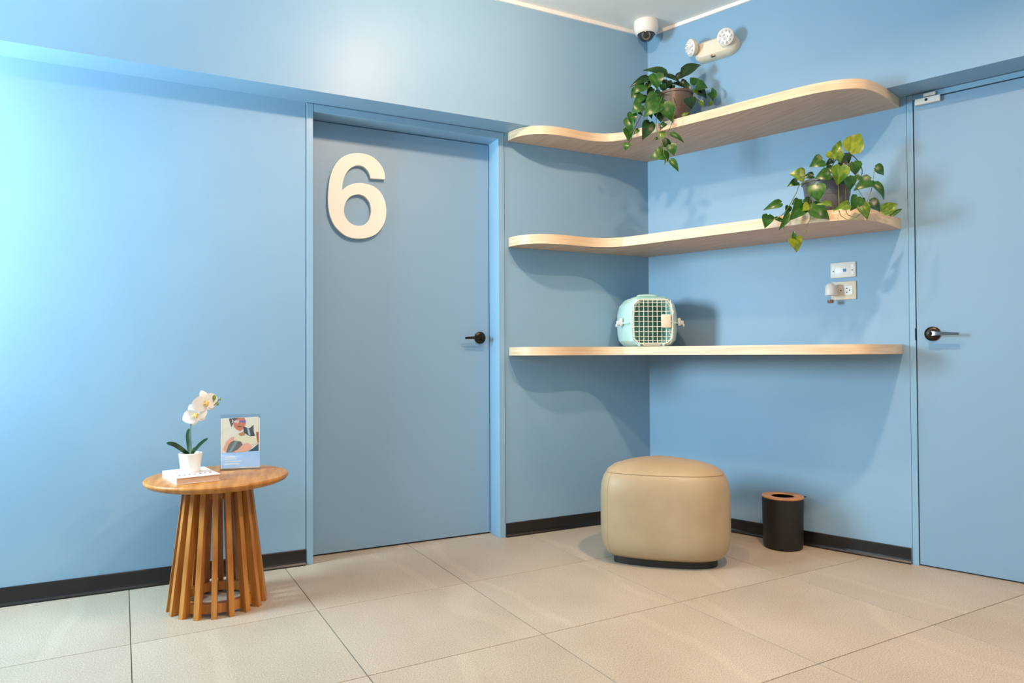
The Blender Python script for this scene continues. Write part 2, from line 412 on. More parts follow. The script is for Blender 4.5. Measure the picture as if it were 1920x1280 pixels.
cv = bpy.data.curves.new('six', 'CURVE'); cv.dimensions = '2D'; cv.fill_mode = 'BOTH'; cv.extrude = 0.010
c6 = onA(670, 367, -RC+0.022)
for loop in (o6, h6):
    sp_ = cv.splines.new('POLY'); sp_.points.add(len(loop)-1); sp_.use_cyclic_u = True
    for k, p in enumerate(loop):
        w_ = onA(p[0], p[1], -RC+0.022)-c6; sp_.points[k].co = (w_.x, w_.z, 0, 1)
tmp = bpy.data.objects.new('tmp', cv); col.objects.link(tmp)
me = bpy.data.meshes.new_from_object(tmp.evaluated_get(bpy.context.evaluated_depsgraph_get())); bpy.data.objects.remove(tmp)
me.materials.clear(); me.materials.append(M['six'])
n6 = bpy.data.objects.new('door_number', me); col.objects.link(n6); n6.location = (c6.x, RC-0.012, c6.z); n6.rotation_euler = (pi/2, 0, 0)
tag(n6, 'large white raised numeral 6 mounted on the blue door', 'sign')

# right-hand door (flush in the shelf wall)
d2 = thing('door_2', 'blue flush door with a steel lever beside the shelf ends', 'door', Bw(YD0, 0, 0), RZB, kind='structure')
b = MB(); b.box((0.013, 0.045, ZS/2-0.001), (0.024, 0.088, ZS-0.002), 0.001); b.build('jamb', 'frame', d2)
b = MB(); b.box((YD1-YD0-0.013, 0.045, ZS/2-0.001), (0.024, 0.088, ZS-0.002), 0.001); b.build('jamb', 'frame', d2)
b = MB(); b.box(((YD1-YD0)/2, 0.045, (2.047+ZS)/2-0.001), (YD1-YD0-0.052, 0.088, ZS-2.049), 0.001); b.build('door_head', 'frame', d2)
b = MB(); b.box((0.028+(YD1-YD0-0.056)/2, 0.022, 0.006+2.036/2), (YD1-YD0-0.058, 0.038, 2.036), 0.001); b.build('door_leaf', 'door', d2)
b = MB(); b.box(((YD1-YD0)/2, 0.075, ZS/2), (YD1-YD0-0.05, 0.02, ZS-0.04)); b.build('gap_shade', 'gapdark', d2)  # dark sheet behind the leaf, shade of the door gap put into its colour
hB = onB(1748.5, 625.5); lever(d2, hB.dot(DB)-YD0, 0.003, hB.z, 1, 'steel', 0.105)
b = MB(); b.box((0.0245, 0.001, hB.z), (0.004, 0.006, 0.052), 0.001); b.build('strike_plate', 'bronze', d2)
# door contact sensor and its magnet
s0 = Bw(1.412, 0, 2.030)
t = thing('door_sensor', 'white contact sensor box at the top corner of the right-hand door', 'sensor', s0, RZB)
b = MB(); b.box((0, -0.009, 0), (0.096, 0.018, 0.026), 0.002); b.build('housing', 'white', t)
b = MB(); b.lathe([(0.006, 0.0), (0.006, 0.0006)], (-0.004, -0.018, 0.002), 16, 'Y'); b.lathe([(0.004, 0.0), (0.004, 0.0010)], (-0.003, -0.018, 0.001), 16, 'Y'); b.build('round_mark', 'socket', t)
b = MB(); b.box((0, -0.006, 0), (0.046, 0.012, 0.015), 0.0015)
tag(b.build('sensor_magnet', 'white', None, Bw(1.419, 0.0, 2.0555), RZB), 'small white magnet bar just above the door contact sensor', 'sensor')

# ------------------------------------------------------------------ shelves
front = [(-0.895,-0.004),(-0.899,-0.03),(-0.887,-0.092),(-0.852,-0.15),(-0.797,-0.187),(-0.732,-0.203),(-0.642,-0.203),(-0.561,-0.197),(-0.496,-0.202),(-0.428,-0.226),(-0.376,-0.276)]
front = catmull(front, 5)
def Bxy(s, o): p = Bw(s, o, 0); return (p.x, p.y)
bs_ = [(0.203,0.444),(0.424,0.444),(0.649,0.444),(0.857,0.444),(1.03,0.440),(1.12,0.428),(1.185,0.404),(1.234,0.366),(1.262,0.318),(1.281,0.229),(1.292,0.107),(1.296,0.0)]
front += [Bxy(s, o) for s, o in catmull(bs_, 4)]
def shelf(zt, zb, label):
    g = thing('wall_shelf', label, 'shelf', (0, 0, zb), group='curved corner shelves')
    h = zt-zb
    b = MB(); b.prism([(-0.001, -0.001)]+front, 0.0006, h-0.0006); b.build('panel', 'mapleshade', g)
    b = MB(); n = len(front); out = []
    for k, p in enumerate(front):
        a, c = front[max(k-1, 0)], front[min(k+1, n-1)]
        tx, ty = c[0]-a[0], c[1]-a[1]; l = hypot(tx, ty) or 1
        out.append((p[0]+ty/l*0.0025, p[1]-tx/l*0.0025))
    sgn = 1
    # make sure the band lies outside the panel
    if hypot(*out[40]) < hypot(*front[40]): out = [(2*p[0]-q[0], 2*p[1]-q[1]) for p, q in zip(front, out)]
    rings = [[V((p[0], p[1], 0)), V((q[0], q[1], 0)), V((q[0], q[1], h)), V((p[0], p[1], h))] for p, q in zip(front, out)]
    b.loft(rings); b.build('edge_band', 'maple', g, smooth=40)
    return g
shelf(2.070, 2.029, 'topmost pale wood corner shelf with curved front, just under the bulkhead')
shelf(1.529, 1.482, 'middle pale wood corner shelf with curved front, above the wall sockets')
shelf(0.968, 0.926, 'lowest pale wood corner shelf with curved front, carrying the mint pet carrier')

# ------------------------------------------------------------------ ottoman
oc = V((-0.43, -0.65, 0)); ov = V((oc.x-CAM.x, oc.y-CAM.y, 0)).normalized()
g = thing('ottoman', 'tan leatherette rounded ottoman on a black plinth in the corner', 'ottoman', oc, atan2(ov.y, ov.x)-pi/2)
plan = catmull([(-0.262,-0.15),(-0.14,-0.205),(0.02,-0.222),(0.17,-0.208),(0.268,-0.14),(0.287,-0.02),(0.235,0.09),(0.12,0.19),(-0.02,0.25),(-0.13,0.215),(-0.22,0.12),(-0.279,-0.01)], 5, True)
def shrink(poly, d):
    if d <= 0.06: return inset(poly, d)
    q = inset(poly, 0.06); f_ = 1-(d-0.06)/0.17; return [(x*f_, y*f_) for x, y in q]
def inset(poly, d):
    n = len(poly); out = []
    for k, p in enumerate(poly):
        a, c = poly[k-1], poly[(k+1) % n]; tx, ty = c[0]-a[0], c[1]-a[1]; l = hypot(tx, ty)
        out.append((p[0]-ty/l*d, p[1]+tx/l*d))
    return out
prof = [(0.075,0.030),(0.045,0.034),(0.022,0.050),(0.008,0.080),(0.0,0.125),(0.0,0.30),(0.004,0.345),(0.014,0.380),(0.032,0.408),(0.058,0.427),(0.095,0.441),(0.14,0.450),(0.18,0.4545),(0.215,0.456)]
b = MB(); b.loft([[V((x, y, z)) for x, y in shrink(plan, d)] for d, z in prof]); b.build('cushion_body', 'leather', g, smooth=60)
b = MB(); b.loft([[V((x, y, z)) for x, y in inset(plan, d)] for d, z in ((0.058, 0.0), (0.058, 0.036))]); b.build('plinth', 'black', g, smooth=60)
b = MB(); q = [V((x, y, 0.4045)) for x, y in inset(plan, 0.0275)]; b.tube(q+[q[0]], 0.0011, 5); b.build('seam', 'seam', g)
k0 = min(range(len(plan)), key=lambda k: (plan[k][0]+0.245)**2+(plan[k][1]+0.165)**2)
b = MB(); b.tube([V((*inset(plan, d-0.0002)[k0], z)) for d, z in prof[1:9]], 0.0012, 5); b.build('seam', 'seam', g)

# ------------------------------------------------------------------ waste bin
g = thing('waste_bin', 'small black cylindrical waste bin with a wooden ring lid', 'waste bin', (0.183, -0.781, 0))
b = MB(); b.lathe([(0.080, 0.0), (0.088, 0.006), (0.0905, 0.02), (0.0945, 0.232), (0.0945, 0.238), (0.090, 0.238), (0.086, 0.03), (0.0, 0.028)], seg=40, cap1=False); b.build('bin_body', 'binblack', g, smooth=40)
b = MB(); rr = [(0.056, 0.239), (0.095, 0.239), (0.0965, 0.243), (0.095, 0.247), (0.056, 0.247), (0.053, 0.243), (0.056, 0.239)]
b.lathe(rr, seg=40, cap0=False, cap1=False); b.build('ring_lid', 'bamboo', g, smooth=40)
b = MB(); b.box((0.078, -0.060, 0.243), (0.02, 0.006, 0.006), 0.001); b.build('lid_tab', 'black', g)

# ------------------------------------------------------------------ side table
TC = V((-2.298, -0.335, 0))
g = thing('side_table', 'round teak side table with a flared base of upright slats', 'table', TC, radians(-8))
b = MB(); b.lathe([(0.02, 0.449), (0.19, 0.449), (0.225, 0.4535), (0.246, 0.462), (0.2535, 0.472), (0.2535, 0.4765), (0.250, 0.481), (0.243, 0.482), (0.02, 0.482)], seg=64); b.build('table_top', 'teak', g, smooth=35)
NS = 18; sl = MB()
for r0, r1, z0, z1 in ((0.172, 0.121, 0.0, 0.449),):
    w_, dp = 0.0092, 0.028
    sl.loft([[V((r-dp, -w_, z)), V((r, -w_, z)), V((r, w_, z)), V((r-dp, w_, z))] for r, z in ((r0+0.004, z0), (r1, z1))])
sme = sl.mesh('slat', 'slat')
for k in range(NS): link('slat', sme, g, (0, 0, 0), 2*pi*(k+0.5)/NS)
b = MB(); b.lathe([(0.118, 0.012), (0.146, 0.012), (0.144, 0.044), (0.116, 0.044), (0.118, 0.012)], seg=48, cap0=False, cap1=False); b.build('base_ring', 'slat', g, smooth=35)
b = MB(); b.lathe([(0.078, 0.41), (0.097, 0.41), (0.097, 0.449), (0.078, 0.449), (0.078, 0.41)], seg=48, cap0=False, cap1=False); b.build('top_ring', 'slat', g, smooth=35)

# book
ZT = 0.482
pL, pB, pR, pF = V((-2.494, -0.290)), V((-2.352, -0.245)), V((-2.290, -0.455)), V((-2.434, -0.485))
ctr = (pL+pB+pR+pF)/4; ex = (pR-pF).normalized(); ang = atan2(ex.y, ex.x)
bw, bl = 0.148, 0.212
g = thing('book', 'white hardback book lying under the orchid pot', 'book', (ctr.x, ctr.y, ZT), ang)
b = MB(); b.box((0.0, 0, 0.0225), (bw, bl, 0.002), 0.0006); b.build('front_cover', 'cover', g)
b = MB(); b.box((0.0, 0, 0.001), (bw, bl, 0.002), 0.0006); b.build('back_cover', 'cover', g)
b = MB(); b.box((-bw/2+0.0015, 0, 0.01175), (0.003, bl, 0.0195), 0.0006); b.build('spine', 'cover', g)
b = MB(); b.box((0.0005, 0, 0.01175), (bw-0.007, bl-0.008, 0.0190)); b.build('pages', 'paper', g)
b = MB()
for k in range(7):                                           # worn title strokes, most hidden by the pot
    x = -0.052+k*0.0175
    b.box((x, -0.050, 0.02358), (0.0042, 0.022, 0.0003)); 
    if k % 2 == 0: b.box((x+0.004, -0.046+0.004*(k % 3), 0.02358), (0.010, 0.005, 0.0003))
    if k % 3 == 1: b.box((x+0.006, -0.050, 0.02358), (0.0036, 0.018, 0.0003))
for k in range(5): b.box((-0.045+k*0.02, 0.012, 0.02358), (0.0036, 0.018, 0.0003)); b.box((-0.041+k*0.02, 0.010, 0.02358), (0.006, 0.0018, 0.0002))
b.build('title_print', 'ink', g)['kind'] = 'stuff'

# orchid
PO = V((-2.394, -0.362, ZT+0.0236))
def dpt(P): return (P-CAM).dot(_fw)
D_O = dpt(PO)
g = thing('potted_orchid', 'white orchid in a small white ceramic pot on the book', 'plant', PO)
b = MB(); b.lathe([(0.0, 0.0), (0.031, 0.0), (0.033, 0.003), (0.0395, 0.062), (0.0410, 0.068), (0.0395, 0.071), (0.0365, 0.070), (0.035, 0.060), (0.0, 0.058)], seg=36); b.build('pot', 'ceramic', g, smooth=40)
b = MB(); b.lathe([(0.0, 0.056), (0.035, 0.0605), (0.0, 0.0635)], seg=24, cap0=False, cap1=False); b.build('potting_moss', 'soil', g)
def lp(px, py, dd=0.0): return at(px, py, D_O+dd)-PO
b = MB(); stem = catmull([tuple(lp(358.5, 853)), tuple(lp(358, 830)), tuple(lp(357, 808)), tuple(lp(360, 788)), tuple(lp(366, 778, -.01)), tuple(lp(380, 770, -.01)), tuple(lp(395, 763)), tuple(lp(404, 757)), tuple(lp(411, 748))], 4)
b.tube(stem, 0.0021, 6, 0.0011); b.build('flower_stem', 'vine', g, smooth=60)
def strap_leaf(pts, w, nm='leaf', mt='orleaf', parent=g):
    b = MB(); P = [V(p) for p in catmull([tuple(p) for p in pts], 5)]; n = len(P); rings = []
    for k, p in enumerate(P):
        t_ = (P[min(k+1, n-1)]-P[max(k-1, 0)]).normalized(); f_ = k/(n-1)
        sd = t_.cross(-_fw).normalized(); nn = sd.cross(t_)
        ww = w*(0.35+1.4*f_)*(1-f_)**0.55 if f_ < 1 else 0
        ww = max(ww, 0.0006)
        rings.append([p-sd*ww+nn*ww*0.35, p-nn*0.0008, p+sd*ww+nn*ww*0.35, p+nn*0.0008])
    b.loft(rings); return b.build(nm, mt, parent, smooth=60)
strap_leaf([lp(357, 855), lp(346, 845, -.02), lp(328, 833, -.04), lp(312, 830, -.05)], 0.0125)
strap_leaf([lp(358, 855), lp(367, 842, -.015), lp(378, 830, -.02), lp(390, 821, -.02)], 0.0085)
strap_leaf([lp(356, 855), lp(354, 835, .01), lp(352.5, 815, .015), lp(355, 803, .015)], 0.010)
strap_leaf([lp(358, 855), lp(362, 848, .02), lp(365, 838, .03)], 0.008)
pet = MB(); rings = []
for k in range(9):
    f_ = k/8; w_ = 0.5*sin(pi*min(1, f_**0.8*0.93+0.07))**0.6 if 0 < k < 8 else 0.02
    z_ = -0.18*f_*f_+0.06*sin(pi*f_)
    rings.append([V((-w_, f_, z_+0.10*w_)), V((0, f_, z_-0.015)), V((w_, f_, z_+0.10*w_)), V((0, f_, z_+0.02))])
pet.loft(rings); pet_me = pet.mesh('petal', 'petal', 70)
def flower(c, nrm, up, size, parent):
    fl = bpy.data.objects.new('flower', None); fl.empty_display_size = 0.02; col.objects.link(fl); fl.parent = parent; fl.location = c
    nrm = nrm.normalized(); up = (up-nrm*up.dot(nrm)).normalized(); sd = up.cross(nrm)
    fl.rotation_euler = Matrix((( sd.x, up.x, nrm.x), (sd.y, up.y, nrm.y), (sd.z, up.z, nrm.z))).to_euler()
    for a, l, w_ in ((90, 1.0, 0.8), (178, 1.1, 1.15), (2, 1.1, 1.15), (235, 0.95, 0.75), (305, 0.95, 0.75)):
        o = link('petal', pet_me, fl); o.scale = (size*l*w_, size*l, size); o.rotation_euler = (0, 0, radians(a-90))
    b = MB(); b.ball((0, -0.14*size, 0.16*size), 0.17*size, 10, (0.8, 1.3, 0.9)); b.ball((0.12*size, -0.05*size, 0.14*size), 0.11*size, 8); b.ball((-0.12*size, -0.05*size, 0.14*size), 0.11*size, 8)
    b.ball((0, 0.06*size, 0.14*size), 0.09*size, 8)
    b.build('lip', 'lip', fl, smooth=60)
tocam = -_fw
flower(lp(366, 777, -0.03), tocam*0.8-RT*0.1+UP*0.1+RT*0.5, UP*0.9-RT*0.5, 0.041, g)
flower(lp(385, 754, -0.02), tocam*0.75+RT*0.75, UP*0.9-RT*0.35, 0.045, g)
for (px, py, s_) in ((402, 745, 0.0085), (408, 757, 0.0062), (412.5, 748, 0.005)):
    b = MB(); b.ball((0, 0, 0), s_, 10, (0.8, 0.8, 1.15)); b.build('bud', 'bud', g, lp(px, py), smooth=60)
b = MB(); b.tube([lp(396, 762), lp(400, 754), lp(402, 748)], 0.0009, 5); b.build('bud_stalk', 'vine', g)

# acrylic sign holder
q0, q1 = V((-2.283, -0.222)), V((-2.136, -0.262)); e = (q1-q0).normalized(); an = atan2(e.y, e.x); sc_ = (q0+q1)/2
g = thing('sign_holder', 'clear acrylic stand with a leaflet showing a person hugging a cat', 'sign', (sc_.x, sc_.y, ZT), an)
SW, SH = 0.152, 0.219
b = MB(); b.box((0, -0.0022, SH/2), (SW, 0.0016, SH), 0.0003); b.build('front_sheet', 'acrylic', g)
b = MB(); b.box((0, 0.0022, SH/2), (SW, 0.0016, SH), 0.0003); b.build('rear_sheet', 'acrylic', g)
b = MB(); b.box((0, 0.0, 0.0025), (SW, 0.052, 0.005), 0.001); b.build('foot', 'acrylic', g)
polys = [((150,870),(862,850),(862,1140),(150,1152),(170,204,238)), ((135,222),(835,202),(835,850),(135,870),(228,218,194)),
 ((290,225),(460,215),(450,300),(360,330),(340,380),(285,390),(98,82,70)), ((360,310),(460,216),(575,214),(600,330),(560,420),(500,470),(430,440),(380,390),(205,124,88)),
 ((135,240),(285,240),(330,390),(450,450),(480,560),(380,640),(250,700),(180,850),(135,860),(230,216,192)),
 ((550,380),(590,392),(650,420),(690,400),(740,345),(745,480),(770,560),(680,570),(560,500),(76,76,76)), ((620,410),(660,430),(690,560),(650,540),(170,186,196)),
 ((790,490),(835,490),(835,700),(810,690),(168,92,52)), ((640,850),(740,790),(835,710),(835,845),(46,84,104)),
 ((230,860),(240,760),(350,640),(500,650),(540,720),(430,830),(330,865),(116,106,96)), ((270,865),(400,650),(450,655),(330,864),(122,152,152)),
 ((380,560),(560,560),(800,590),(820,700),(720,730),(560,670),(440,650),(230,218,180)),
 ((340,862),(480,800),(560,700),(640,690),(710,760),(650,830),(560,858),(238,172,142)), ((180,800),(230,660),(340,570),(380,570),(380,640),(290,690),(235,860),(232,166,136)),
 ((440,375),(520,372),(522,382),(442,386),(90,50,40)), ((455,520),(560,470),(580,540),(500,560),(200,130,90))]
cols = []; b = MB(); fidx = []
for k, pl in enumerate(polys):
    pts, c_ = pl[:-1], pl[-1]; nm = 'print_%d_%d_%d' % c_
    if nm not in M: M[nm] = mat(nm, srgb(*c_), 0.5)
    if nm not in cols: cols.append(nm)
    vs = [b.bm.verts.new(V(((x-500)/730*0.148, -0.0003-k*0.00006, (1190-y)/1040*SH))) for x, y in pts]
    f_ = b.bm.faces.new(vs); f_.material_index = cols.index(nm); f_.normal_update()
    if f_.normal.y > 0: f_.normal_flip()
for k, (x0_, x1_, y_) in enumerate(((205, 400, 945), (205, 430, 985), (205, 515, 1030), (205, 485, 1078))):      # small print, too small to read
    vs = [b.bm.verts.new(V(((x-500)/730*0.148, -0.00045, (1190-y)/1040*SH))) for x, y in ((x0_, y_+8), (x1_, y_+8), (x1_, y_-8), (x0_, y_-8))]
    b.bm.faces.new(vs).material_index = len(cols)
cols.append('white')
me = bpy.data.meshes.new('leaflet'); b.bm.to_mesh(me); b.bm.free()
for c_ in cols: me.materials.append(M[c_])
lf = link('leaflet', me, g)
b = MB(); b.box((0, 0.0006, SH*0.48), (SW-0.006, 0.0004, SH*0.9)); b.build('leaflet_back', 'cover', g)
M['navyblue'] = mat('logo_blue', srgb(96, 110, 214), 0.5)
def text_mesh(txt, size, mt, parent, loc):
    fc = bpy.data.curves.new('logo', 'FONT'); fc.body = txt; fc.size = size; fc.offset = size*0.018
    o = bpy.data.objects.new('tmp', fc); col.objects.link(o); dg = bpy.context.evaluated_depsgraph_get()
    me = bpy.data.meshes.new_from_object(o.evaluated_get(dg)); bpy.data.objects.remove(o)
    me.materials.clear(); me.materials.append(M[mt]); r = link('logo_text', me, parent, loc); r.rotation_euler = (pi/2, 0, 0); return r
text_mesh('hey', 0.0185, 'white', lf, ((345-500)/730*0.148, -0.00135, (1190-305)/1040*SH))
text_mesh('vet', 0.0185, 'navyblue', lf, ((487-500)/730*0.148, -0.00135, (1190-305)/1040*SH))

# ------------------------------------------------------------------ pet carrier on the lowest shelf
cp = at(1224, 650, 3.57); AX = radians(65)
g = thing('pet_carrier', 'mint green plastic pet carrier with a cream grille door on the lowest shelf', 'pet carrier', (cp.x, cp.y, 0.9682), AX-pi/2)
CW, CH, ZM = 0.148, 0.262, 0.122
def half_ring(w, zt, zb, ch, y, top):        # half of a chamfered octagon between the mid line and the top (or bottom)
    zt_ = zt if top else zb; s_ = 1 if top else -1
    if not top: ch = ch*0.72
    pts = [(w, ZM), (w*0.99, ZM+s_*(abs(zt_-ZM)-ch)*0.6), (w-ch*0.22, zt_-s_*ch*0.75), (w-ch*0.75, zt_-s_*ch*0.18), (w-ch*1.25, zt_)]
    pts = pts+[(-x, z) for x, z in reversed(pts)]
    return [V((x, y, z)) for x, z in pts]
for top in (True, False):
    rings = [half_ring(0.082, 0.226, 0.022, 0.03, 0.25, top), half_ring(0.092, 0.232, 0.020, 0.035, 0.012, top), half_ring(0.094, 0.234, 0.018, 0.035, 0.0, top), half_ring(0.108, 0.248, 0.006, 0.042, -0.003, top), half_ring(0.118, 0.256, 0.002, 0.048, 0.010, top),
             half_ring(0.142, CH, 0.0, 0.058, 0.060, top), half_ring(0.146, CH, 0.0, 0.058, 0.20, top), half_ring(0.132, 0.252, 0.0, 0.06, 0.262, top), half_ring(0.095, 0.225, 0.02, 0.06, 0.285, top)]
    b = MB(); R_ = [[b.bm.verts.new(p) for p in ring] for ring in rings]
    for a_, c_ in zip(R_, R_[1:]):
        for i in range(len(a_)-1): b.bm.faces.new((a_[i], a_[i+1], c_[i+1], c_[i]))
    b.bm.faces.new(R_[-1]); b.bm.faces.new(list(reversed(R_[0])))
    o = b.build('upper_shell' if top else 'lower_shell', ['mint', 'mintshade'], g, smooth=28)
    nq = len(rings[0])-1
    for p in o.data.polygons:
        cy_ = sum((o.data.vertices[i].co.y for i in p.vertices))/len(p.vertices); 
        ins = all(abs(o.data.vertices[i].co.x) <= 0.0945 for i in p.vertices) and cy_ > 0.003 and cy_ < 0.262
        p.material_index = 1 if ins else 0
b = MB()
rim = [(0.122, 0.0), (0.150, 0.055), (0.154, 0.20), (0.138, 0.268), (0.098, 0.291), (-0.098, 0.291), (-0.138, 0.268), (-0.154, 0.20), (-0.150, 0.055), (-0.122, 0.0)]
rin = [(0.112, 0.004), (0.136, 0.058), (0.140, 0.20), (0.126, 0.258), (0.09, 0.28), (-0.09, 0.28), (-0.126, 0.258), (-0.140, 0.20), (-0.136, 0.058), (-0.112, 0.004)]
b.loft([[V((x, y, ZM-0.004)), V((x2, y2, ZM-0.004)), V((x2, y2, ZM+0.004)), V((x, y, ZM+0.004))] for (x, y), (x2, y2) in zip(rim, rin)]); b.build('joint_rim', 'mint', g)
for sx in (-1, 1):
    b = MB(); b.box((sx*0.152, 0.062, ZM+0.006), (0.016, 0.030, 0.040), 0.004); b.box((sx*0.165, 0.062, ZM+0.002), (0.022, 0.024, 0.022), 0.005); b.box((sx*0.175, 0.062, ZM-0.012), (0.010, 0.022, 0.016), 0.004)
    b.build('side_clip', 'clip', g, smooth=40)
b = MB(); b.tube(catmull([(-0.05, 0.12, CH-0.004), (-0.046, 0.12, CH+0.006), (0, 0.12, CH+0.009), (0.046, 0.12, CH+0.006), (0.05, 0.12, CH-0.004)], 4), 0.007, 8); b.build('carry_handle', 'mint', g, smooth=60)
gd = MB(); x0, x1, z0, z1 = -0.098, 0.098, 0.016, 0.240; yg = -0.008; c_ = 0.026
oc_ = [(x0+c_, z0), (x1-c_, z0), (x1, z0+c_), (x1+0.004, ZM), (x1, z1-c_), (x1-c_, z1), (x0+c_, z1), (x0, z1-c_), (x0-0.004, ZM), (x0, z0+c_)]
lp_ = [V((x, yg, z)) for x, z in oc_]; gd.tube(lp_+[lp_[0]], 0.0032, 6)
door = gd.build('grille_frame', 'wire', g, smooth=60)
def zext(x): 
    e_ = max(0, abs(x)-(x1-c_)); return z0+e_, z1-e_
def xext(z): 
    e_ = max(0, z0+c_-z, z-(z1-c_)); return x0+e_, x1-e_
for k in range(8):
    x = x0+0.027+k*0.0232; a_, c2 = zext(x)
    if k == 7: segs = [((x, 0.238), (x, 0.19), (x+0.014, 0.183), (x+0.014, 0.168)), ((x, 0.018), (x, 0.062), (x-0.008, 0.066), (x-0.008, 0.088))]
    else: segs = [((x, a_), (x, c2))]
    for sg in segs:
        b = MB(); b.tube([V((p[0], yg-0.001, p[1])) for p in sg], 0.0017, 5); b.build('grille_bar', 'wire', g)
for z in (0.031, 0.050, 0.076, 0.102, 0.128, 0.154, 0.180, 0.206, 0.224):
    a_, c2 = xext(z); b = MB(); b.tube([V((a_, yg+0.001, z)), V((c2, yg+0.001, z))], 0.0015, 5); b.build('grille_bar', 'wire', g)
b = MB(); b.box((0.066, yg-0.004, 0.130), (0.050, 0.008, 0.068), 0.003); b.build('door_latch', 'cream', g, smooth=40)
b = MB(); b.tube([V((-0.052, yg, 0.016)), V((-0.050, yg-0.004, 0.007)), V((0.034, yg-0.004, 0.007)), V((0.036, yg, 0.016))], 0.0026, 6); b.build('door_pull', 'wire', g)
for x in (-0.072, 0.054):
    b = MB(); b.box((x, yg+0.002, 0.010), (0.012, 0.014, 0.016), 0.003); b.build('hinge_peg', 'mint', g)

# ------------------------------------------------------------------ wall fittings on the shelf wall
g = thing('data_plate', 'upper white wall plate with a single blue data jack', 'wall plate', Bw(1.0535, 0, 1.3205), RZB)
b = MB(); b.box((0, -0.004, 0), (0.112, 0.008, 0.072), 0.003); b.build('plate', 'white', g, smooth=40)
b = MB(); b.box((0.008, -0.0085, -0.002), (0.014, 0.002, 0.014), 0.0005); b.build('jack', 'bluejack', g)
for x in (-0.042, 0.042):
    b = MB(); b.box((x, -0.0086, 0), (0.013, 0.0014, 0.046), 0.0005); o = b.build('end_tab', 'white', g)
    b = MB(); b.lathe([(0.0028, 0), (0.0028, 0.0006)], (x, -0.0093, -0.004), 10, 'Y'); b.build('screw', 'socket', o)
g = thing('power_socket', 'lower cream double power socket with one outlet covered by a diffuser', 'socket', Bw(1.0545, 0, 1.2235), RZB)
b = MB(); b.box((0, -0.004, 0), (0.112, 0.008, 0.086), 0.004); b.build('plate', 'cream', g, smooth=40)
b = MB(); b.box((0.006, -0.009, 0), (0.072, 0.003, 0.044), 0.001); b.build('outlet_module', 'white', g)
for x, z in ((0.016, 0.009), (0.016, -0.009), (0.028, 0.0), (-0.010, 0.0)):
    b = MB(); b.box((x, -0.0107, z), (0.005, 0.0008, 0.005)); b.build('outlet_slot', 'socket', g)
g = thing('plug_diffuser', 'white plug-in air freshener hanging from the power socket', 'air freshener', Bw(1.012, 0.011, 1.222), RZB)
b = MB(); b.lathe([(0.0, 0.036), (0.012, 0.034), (0.020, 0.026), (0.0235, 0.012), (0.0245, -0.018), (0.0235, -0.021), (0.0, -0.021)], (0, -0.044, 0), 24); b.build('cap', 'white', g, smooth=50)
b = MB(); b.box((0.004, -0.011, 0.002), (0.034, 0.022, 0.044), 0.004); b.build('plug_body', 'white', g, smooth=40)
b = MB(); b.lathe([(0.0, -0.060), (0.013, -0.060), (0.0155, -0.056), (0.0155, -0.032), (0.009, -0.026), (0.009, -0.021)], (0, -0.044, 0), 20); b.build('bottle', 'acrylic', g, smooth=50)
b = MB(); b.lathe([(0.0, -0.0585), (0.011, -0.058), (0.0135, -0.054), (0.0135, -0.042), (0.0, -0.042)], (0, -0.044, 0), 16); b.build('scent_oil', 'liquid', g, smooth=50)

# emergency light on the right bulkhead
EO = SB
eL, eR = onB(1297.5, 89, EO+0.075), onB(1360, 69, EO+0.078)
ec = (eL+eR)/2; es = ec.dot(DB)+0.014; ez = ec.z-0.018
g = thing('emergency_light', 'cream twin-head emergency light high on the shelf wall', 'emergency light', Bw(es, EO, ez), RZB)
def stadium(hl, hh, n=10):
    out = []
    for k in range(n+1): a = -pi/2+pi*k/n; out.append((hl-hh+hh*cos(a), hh*sin(a)))
    for k in range(n+1): a = pi/2+pi*k/n; out.append((-hl+hh+hh*cos(a), hh*sin(a)))
    return out
b = MB(); b.loft([[V((x, y, z)) for x, z in stadium(hl, hh)] for hl, hh, y in ((0.118, 0.050, 0.0), (0.118, 0.050, -0.022), (0.112, 0.045, -0.040), (0.098, 0.034, -0.052))]); b.build('housing', 'cream', g, smooth=35)
for P, tilt, nm in ((eL, -0.55, 'l'), (eR, 0.15, 'r')):
    lx = P.dot(DB)-es; lz = P.z-ez
    mt = Matrix.Translation((lx, -0.072, lz)) @ Matrix.Rotation(tilt, 4, 'Z') @ Matrix.Rotation(0.22, 4, 'X')
    b = MB(); b.lathe([(0.018, -0.022), (0.036, -0.012), (0.041, 0.0), (0.0415, 0.012), (0.0385, 0.014)], (0, 0, 0), 32, 'Y', mt, True, True); h = b.build('lamp_head', 'cream', g, smooth=40)
    b = MB(); b.lathe([(0.0385, 0.0142), (0.036, 0.0165), (0.020, 0.019), (0.002, 0.0195)], (0, 0, 0), 32, 'Y', mt); le = b.build('lens', 'lens', h, smooth=40)
    b = MB()
    for k in range(12):
        rr_, a = (0.027, k*2*pi/9) if k < 9 else (0.011, k*2*pi/3)
        c4 = mt @ V((rr_*cos(a), -0.0185, rr_*sin(a))); b.ball(c4, 0.0062, 8)
    b.build('led_dome', 'lens', h, smooth=60)
b = MB(); b.box((-0.012, -0.046, -0.0375), (0.011, 0.006, 0.005), 0.001); b.build('test_button', 'red', g)
b = MB(); b.box((-0.006, -0.040, -0.0445), (0.024, 0.006, 0.005), 0.001); b.build('indicator_panel', 'socket', g)
